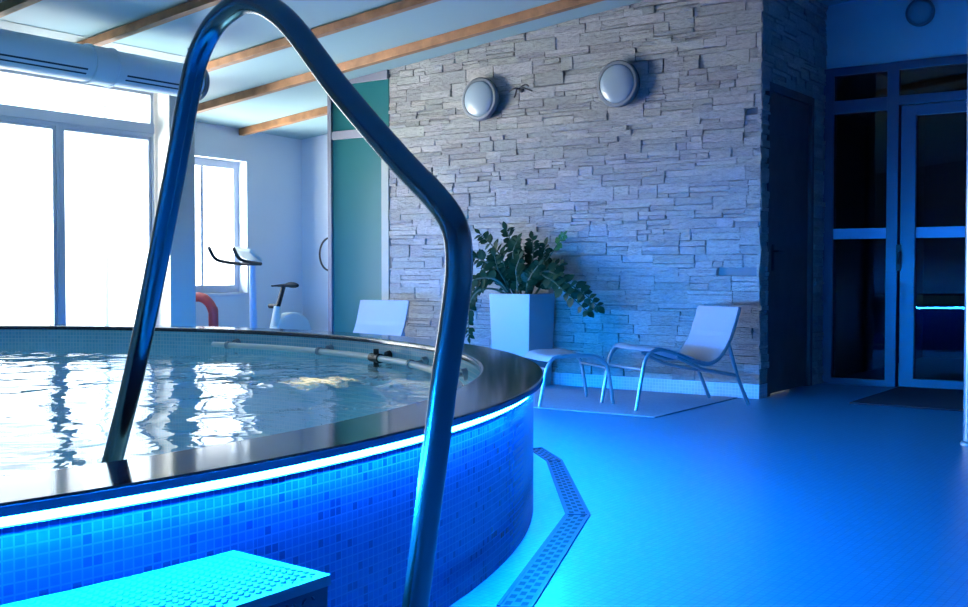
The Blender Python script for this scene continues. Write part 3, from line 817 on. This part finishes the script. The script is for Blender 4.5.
# ------------------------------------------------------------------ potted plant
PX, PY, PZ = -4.735, 7.25, .007
pl = thing('potted_plant', 'dark green leafy plant in a tall white square planter', 'plant', (PX, PY, PZ))
def frustum(b, a0, a1, z0, z1): b.hexa([(sx*(a0 if z == z0 else a1), sy*(a0 if z == z0 else a1), z) for z in (z0, z1) for sy in (-1, 1) for sx in (-1, 1)])
HT = .717
b = MB(); A0_, A1_, T = .163, .185, .014
def sq(a, z): return [(-a, -a, z), (a, -a, z), (a, a, z), (-a, a, z)]
rings = [sq(A0_, 0), sq(A1_, HT), sq(A1_-T, HT), sq(A1_-T-.002, HT-.06)]
for r_ in rings: b.v += r_
for k in range(3):
    for j in range(4): b.f.append((k*4+j, k*4+(j+1) % 4, k*4+4+(j+1) % 4, k*4+4+j))
b.f.append((0, 1, 2, 3)); b.f.append((12, 13, 14, 15))
b.build('planter', M['planter'], pl, bevel=.003)
b = MB(); b.box(-A1_+T+.003, A1_-T-.003, -A1_+T+.003, A1_-T-.003, HT-.058, HT-.035); b.build('soil', M['soil'], pl)
random.seed(11)
def leaf(b, base, d, up, L, Wd):
    """ovate pointed leaf, gently folded"""
    d = d.normalized(); s = d.cross(up).normalized(); nn = s.cross(d).normalized()
    prof = [(0, .12), (.18, .62), (.42, 1.), (.68, .82), (.88, .38), (1, .02)]
    i = len(b.v)
    for t_, w_ in prof:
        c = base+d*L*t_-nn*.18*L*t_*t_
        b.v += [tuple(c-s*Wd*w_+nn*.12*Wd*w_), tuple(c), tuple(c+s*Wd*w_+nn*.12*Wd*w_)]
    for k in range(len(prof)-1):
        a = i+k*3; b.f.append((a, a+1, a+4, a+3)); b.f.append((a+1, a+2, a+5, a+4))
def stem(pts, L=.075, Wd=.024, start=.25, step=.024, young=False, side=None):
    path = smooth_path([Vector((p[0], p[1], p[2]*(.9 if p[2] > 0 else 1)))+Vector((0, 0, HT)) for p in pts], 10)
    n_ = len(path)
    b = MB(); b.tube(path, [.010-.007*k/n_ for k in range(n_)], 8); so = b.build('stem', M['stalk'], pl, True)
    lb = MB(); acc = 0; tot = sum((path[k+1]-path[k]).length for k in range(n_-1)); cum = 0; flip = 1; nxt = tot*start
    for k in range(n_-1):
        ds = (path[k+1]-path[k]).length; cum += ds
        while cum >= nxt:
            t_ = (path[k+1]-path[k]).normalized()
            lat = t_.cross(Vector((0, -1, .35))).normalized()
            for sgn in (-1, 1):
                if random.random() < .08: continue
                tw = Vector((random.uniform(-.35, .35), random.uniform(-.5, .25), random.uniform(-.25, .25)))
                d_ = (lat*sgn*.95+t_*random.uniform(.25, .65)+tw)
                sz = L*random.uniform(.8, 1.15)*(1-.25*max(0, (cum/tot-.8)/.2))
                leaf(lb, path[k+1], d_, Vector((random.uniform(-.3, .3), -.75, .7)), sz, Wd*random.uniform(.98, 1.28)*sz/L)
            nxt += step
    leaf(lb, path[-1], path[-1]-path[-3], Vector((0, -.7, .7)), L*.9, Wd*.85)
    lb.build('leaves', M['leaf_young'] if young else M['leaf'], so, True)
z0 = -.04
stem([(-.05, 0, z0), (-.12, -.04, .2), (-.20, -.05, .36), (-.36, -.06, .52)], .08, .019, .35)
stem([(-.03, .03, z0), (-.08, .05, .25), (-.13, .05, .42), (-.17, .03, .55)], .085, .026)
stem([(.05, .02, z0), (.13, .05, .2), (.24, .06, .36), (.33, .06, .49)], .06, .02, .78, .03, True)
stem([(.06, -.02, z0), (.15, -.06, .14), (.30, -.09, .19), (.45, -.10, .10), (.60, -.11, .02), (.73, -.11, -.085)], .08, .032, .3, .045)
stem([(.04, -.04, z0), (.16, -.08, .16), (.32, -.12, .13), (.44, -.14, .05), (.58, -.14, -.06), (.66, -.14, -.12)], .075, .030, .45, .055)
stem([(-.06, -.05, z0), (-.16, -.12, .03), (-.27, -.16, .035), (-.36, -.16, -.03), (-.395, -.16, -.15), (-.405, -.15, -.34)], .07, .02, .50, .032)
stem([(-.05, 0, z0), (-.15, -.06, .16), (-.28, -.08, .27), (-.43, -.10, .32)], .085, .024, .35)
stem([(.03, 0, z0), (.10, .02, .12), (.22, .0, .22), (.36, -.02, .25)], .07, .02, .3)
stem([(.01, .02, z0), (.04, .06, .2), (.05, .08, .36), (.03, .09, .47)], .08, .025)
stem([(-.02, -.03, z0), (-.03, -.05, .2), (-.06, -.04, .35), (-.03, -.03, .45)], .085, .026)
stem([(.03, .04, z0), (.10, .08, .18), (.14, .09, .32), (.16, .08, .41)], .08, .026)
stem([(-.06, .04, z0), (-.15, .04, .13), (-.24, .02, .21), (-.31, 0, .25)], .085, .026, .3)
stem([(.06, .05, z0), (.14, .07, .08), (.22, .05, .13), (.31, .02, .13)], .08, .026, .3)
stem([(-.04, -.06, z0), (-.15, -.12, .11), (-.30, -.16, .13), (-.42, -.16, .05), (-.47, -.15, -.04)], .08, .024, .35)
stem([(-.05, -.07, z0), (-.17, -.12, .10), (-.30, -.14, .08), (-.40, -.14, -.04), (-.43, -.14, -.12)], .08, .024, .45)
stem([(.0, -.07, z0), (.02, -.1, .1), (.02, -.12, .2), (.06, -.13, .30)], .08, .027, .2)
stem([(-.08, -.02, z0), (-.12, -.06, .1), (-.17, -.08, .2), (-.20, -.09, .32)], .09, .028, .2)
stem([(.08, -.06, z0), (.11, -.1, .08), (.16, -.12, .16), (.22, -.12, .24)], .08, .027, .2)

# ------------------------------------------------------------------ exercise bike
bx, by = -7.90, 7.40
bk = thing('exercise_bike', 'white exercise bike with black saddle and handlebar by the left window', 'exercise bike', (bx, by, 0))
BO = (bx, by, 0)
b = MB(); b.tube([(bx, by+.02, .12), (bx, by, 1.0)], [.04, .03], 16); b.build('post', M['bike_post'], bk, True, off=BO)
b = MB(); mt = Matrix.Translation((bx, by-.03, 1.055)) @ Matrix.Rotation(math.radians(-32), 4, 'X') @ Matrix.Rotation(math.radians(8), 4, 'Y')
b.box(-.16, .10, -.09, .09, -.02, .02, mt); b.build('console', M['bike_white'], bk, bevel=.012, off=BO)
b = MB()
b.tube(smooth_path([(bx-.14, by-.02, .965), (bx-.15, by-.22, .985), (bx-.15, by-.33, 1.02), (bx-.15, by-.40, 1.12)], 6), .016, 10)
b.tube(smooth_path([(bx+.13, by-.02, .965), (bx+.14, by-.20, .985), (bx+.14, by-.30, 1.02), (bx+.14, by-.36, 1.11)], 6), .016, 10)
b.tube([(bx-.15, by-.02, .965), (bx+.14, by-.02, .965)], .016, 10)
b.build('handlebar', M['black'], bk, True, off=BO)
b = MB()        # shell: flat rounded drum in the bike's plane
prof = []
for k in range(25): a = PI*k/24; prof.append((by+.50+.24*math.cos(a), .29+.20*math.sin(a)))
prof = [(by+.74, .12)]+prof+[(by+.10, .16), (by+.10, .10)]
n_ = len(prof)
for x in (bx-.06, bx+.06): b.v += [(x, y, z) for y, z in prof]
for k in range(n_): b.f.append((k, (k+1) % n_, n_+(k+1) % n_, n_+k))
b.f.append(tuple(range(n_))); b.f.append(tuple(range(n_, 2*n_))[::-1])
b.build('shell', M['bike_white'], bk, bevel=.02, off=BO)
b = MB(); b.tube([(bx, by+.30, .36), (bx, by+.33, .55)], [.05, .038], 14); b.build('seat_sleeve', M['bike_white'], bk, True, off=BO)
b = MB(); b.tube([(bx, by+.33, .54), (bx, by+.41, .745)], .024, 12); b.build('seat_post', M['black'], bk, True, off=BO)
b = MB(); b.tube([(bx-.10, by+.32, .555), (bx+.02, by+.32, .555)], .024, 12); b.build('adjusting_knob', M['black'], bk, True, off=BO)
b = MB(); b.tube(smooth_path([(bx, by+.26, .745), (bx, by+.36, .755), (bx, by+.48, .76), (bx, by+.53, .765)], 5), [.02+.075*(k/15)**1.3 for k in range(16)], 14)
for i_, q in enumerate(b.v): b.v[i_] = (q[0], q[1], .755+(q[2]-.755)*.32)
b.build('saddle', M['black'], bk, True, off=BO)
b = MB(); b.box(bx-.25, bx+.25, by-.02, by+.05, 0, .05); b.box(bx-.22, bx+.22, by+.62, by+.69, 0, .05); b.box(bx-.03, bx+.03, by+.05, by+.62, .04, .12); b.build('base', M['bike_post'], bk, bevel=.01, off=BO)
b = MB(); b.tube([(bx-.13, by+.42, .25), (bx+.13, by+.42, .25)], .012, 10); b.tube([(bx+.12, by+.42, .25), (bx+.12, by+.33, .12)], .012, 8); b.tube([(bx-.12, by+.42, .25), (bx-.12, by+.51, .38)], .012, 8)
b.box(bx+.12, bx+.21, by+.28, by+.38, .10, .125); b.box(bx-.21, bx-.12, by+.46, by+.56, .37, .395); b.build('crank', M['black'], bk, off=BO)

# red padded arch beside the pillar
b = MB(); pts = [(-7.98, 6.99, .046), (-7.98, 6.99, .50)]+[(-8.19+.21*math.cos(a), 6.99, .48+.175*math.sin(a)) for a in [PI*k/12 for k in range(1, 12)]]+[(-8.40, 6.99, .50), (-8.40, 6.99, .046)]
ra = thing('padded_arch', 'red padded arch standing between the grey pillar and the bike', 'exercise frame', (-8.19, 6.99, 0))
b.tube(smooth_path(pts, 5), .045, 14); b.build('padding', M['red'], ra, True, off=(-8.19, 6.99, 0))
b = MB(); b.box(-8.47, -7.91, 6.92, 7.06, 0, .05); b.build('foot', M['red'], ra, bevel=.01, off=(-8.19, 6.99, 0))

# polished column at the right edge
co = thing('column', 'slim polished column at the right edge of the floor', 'column', (-1.222, 6.15, 0))
b = MB(); b.tube([(-1.222, 6.15, 0), (-1.222, 6.15, roof(-1.222))], .06, 32); b.build('shaft', M['column'], co, True, off=(-1.222, 6.15, 0))
b = MB(); b.lathe([(.075, 0), (.075, .012), (.062, .02)], Matrix.Translation((-1.222, 6.15, 0)), 32); b.build('base_ring', M['column'], co, True, off=(-1.222, 6.15, 0))

# ------------------------------------------------------------------ daylight
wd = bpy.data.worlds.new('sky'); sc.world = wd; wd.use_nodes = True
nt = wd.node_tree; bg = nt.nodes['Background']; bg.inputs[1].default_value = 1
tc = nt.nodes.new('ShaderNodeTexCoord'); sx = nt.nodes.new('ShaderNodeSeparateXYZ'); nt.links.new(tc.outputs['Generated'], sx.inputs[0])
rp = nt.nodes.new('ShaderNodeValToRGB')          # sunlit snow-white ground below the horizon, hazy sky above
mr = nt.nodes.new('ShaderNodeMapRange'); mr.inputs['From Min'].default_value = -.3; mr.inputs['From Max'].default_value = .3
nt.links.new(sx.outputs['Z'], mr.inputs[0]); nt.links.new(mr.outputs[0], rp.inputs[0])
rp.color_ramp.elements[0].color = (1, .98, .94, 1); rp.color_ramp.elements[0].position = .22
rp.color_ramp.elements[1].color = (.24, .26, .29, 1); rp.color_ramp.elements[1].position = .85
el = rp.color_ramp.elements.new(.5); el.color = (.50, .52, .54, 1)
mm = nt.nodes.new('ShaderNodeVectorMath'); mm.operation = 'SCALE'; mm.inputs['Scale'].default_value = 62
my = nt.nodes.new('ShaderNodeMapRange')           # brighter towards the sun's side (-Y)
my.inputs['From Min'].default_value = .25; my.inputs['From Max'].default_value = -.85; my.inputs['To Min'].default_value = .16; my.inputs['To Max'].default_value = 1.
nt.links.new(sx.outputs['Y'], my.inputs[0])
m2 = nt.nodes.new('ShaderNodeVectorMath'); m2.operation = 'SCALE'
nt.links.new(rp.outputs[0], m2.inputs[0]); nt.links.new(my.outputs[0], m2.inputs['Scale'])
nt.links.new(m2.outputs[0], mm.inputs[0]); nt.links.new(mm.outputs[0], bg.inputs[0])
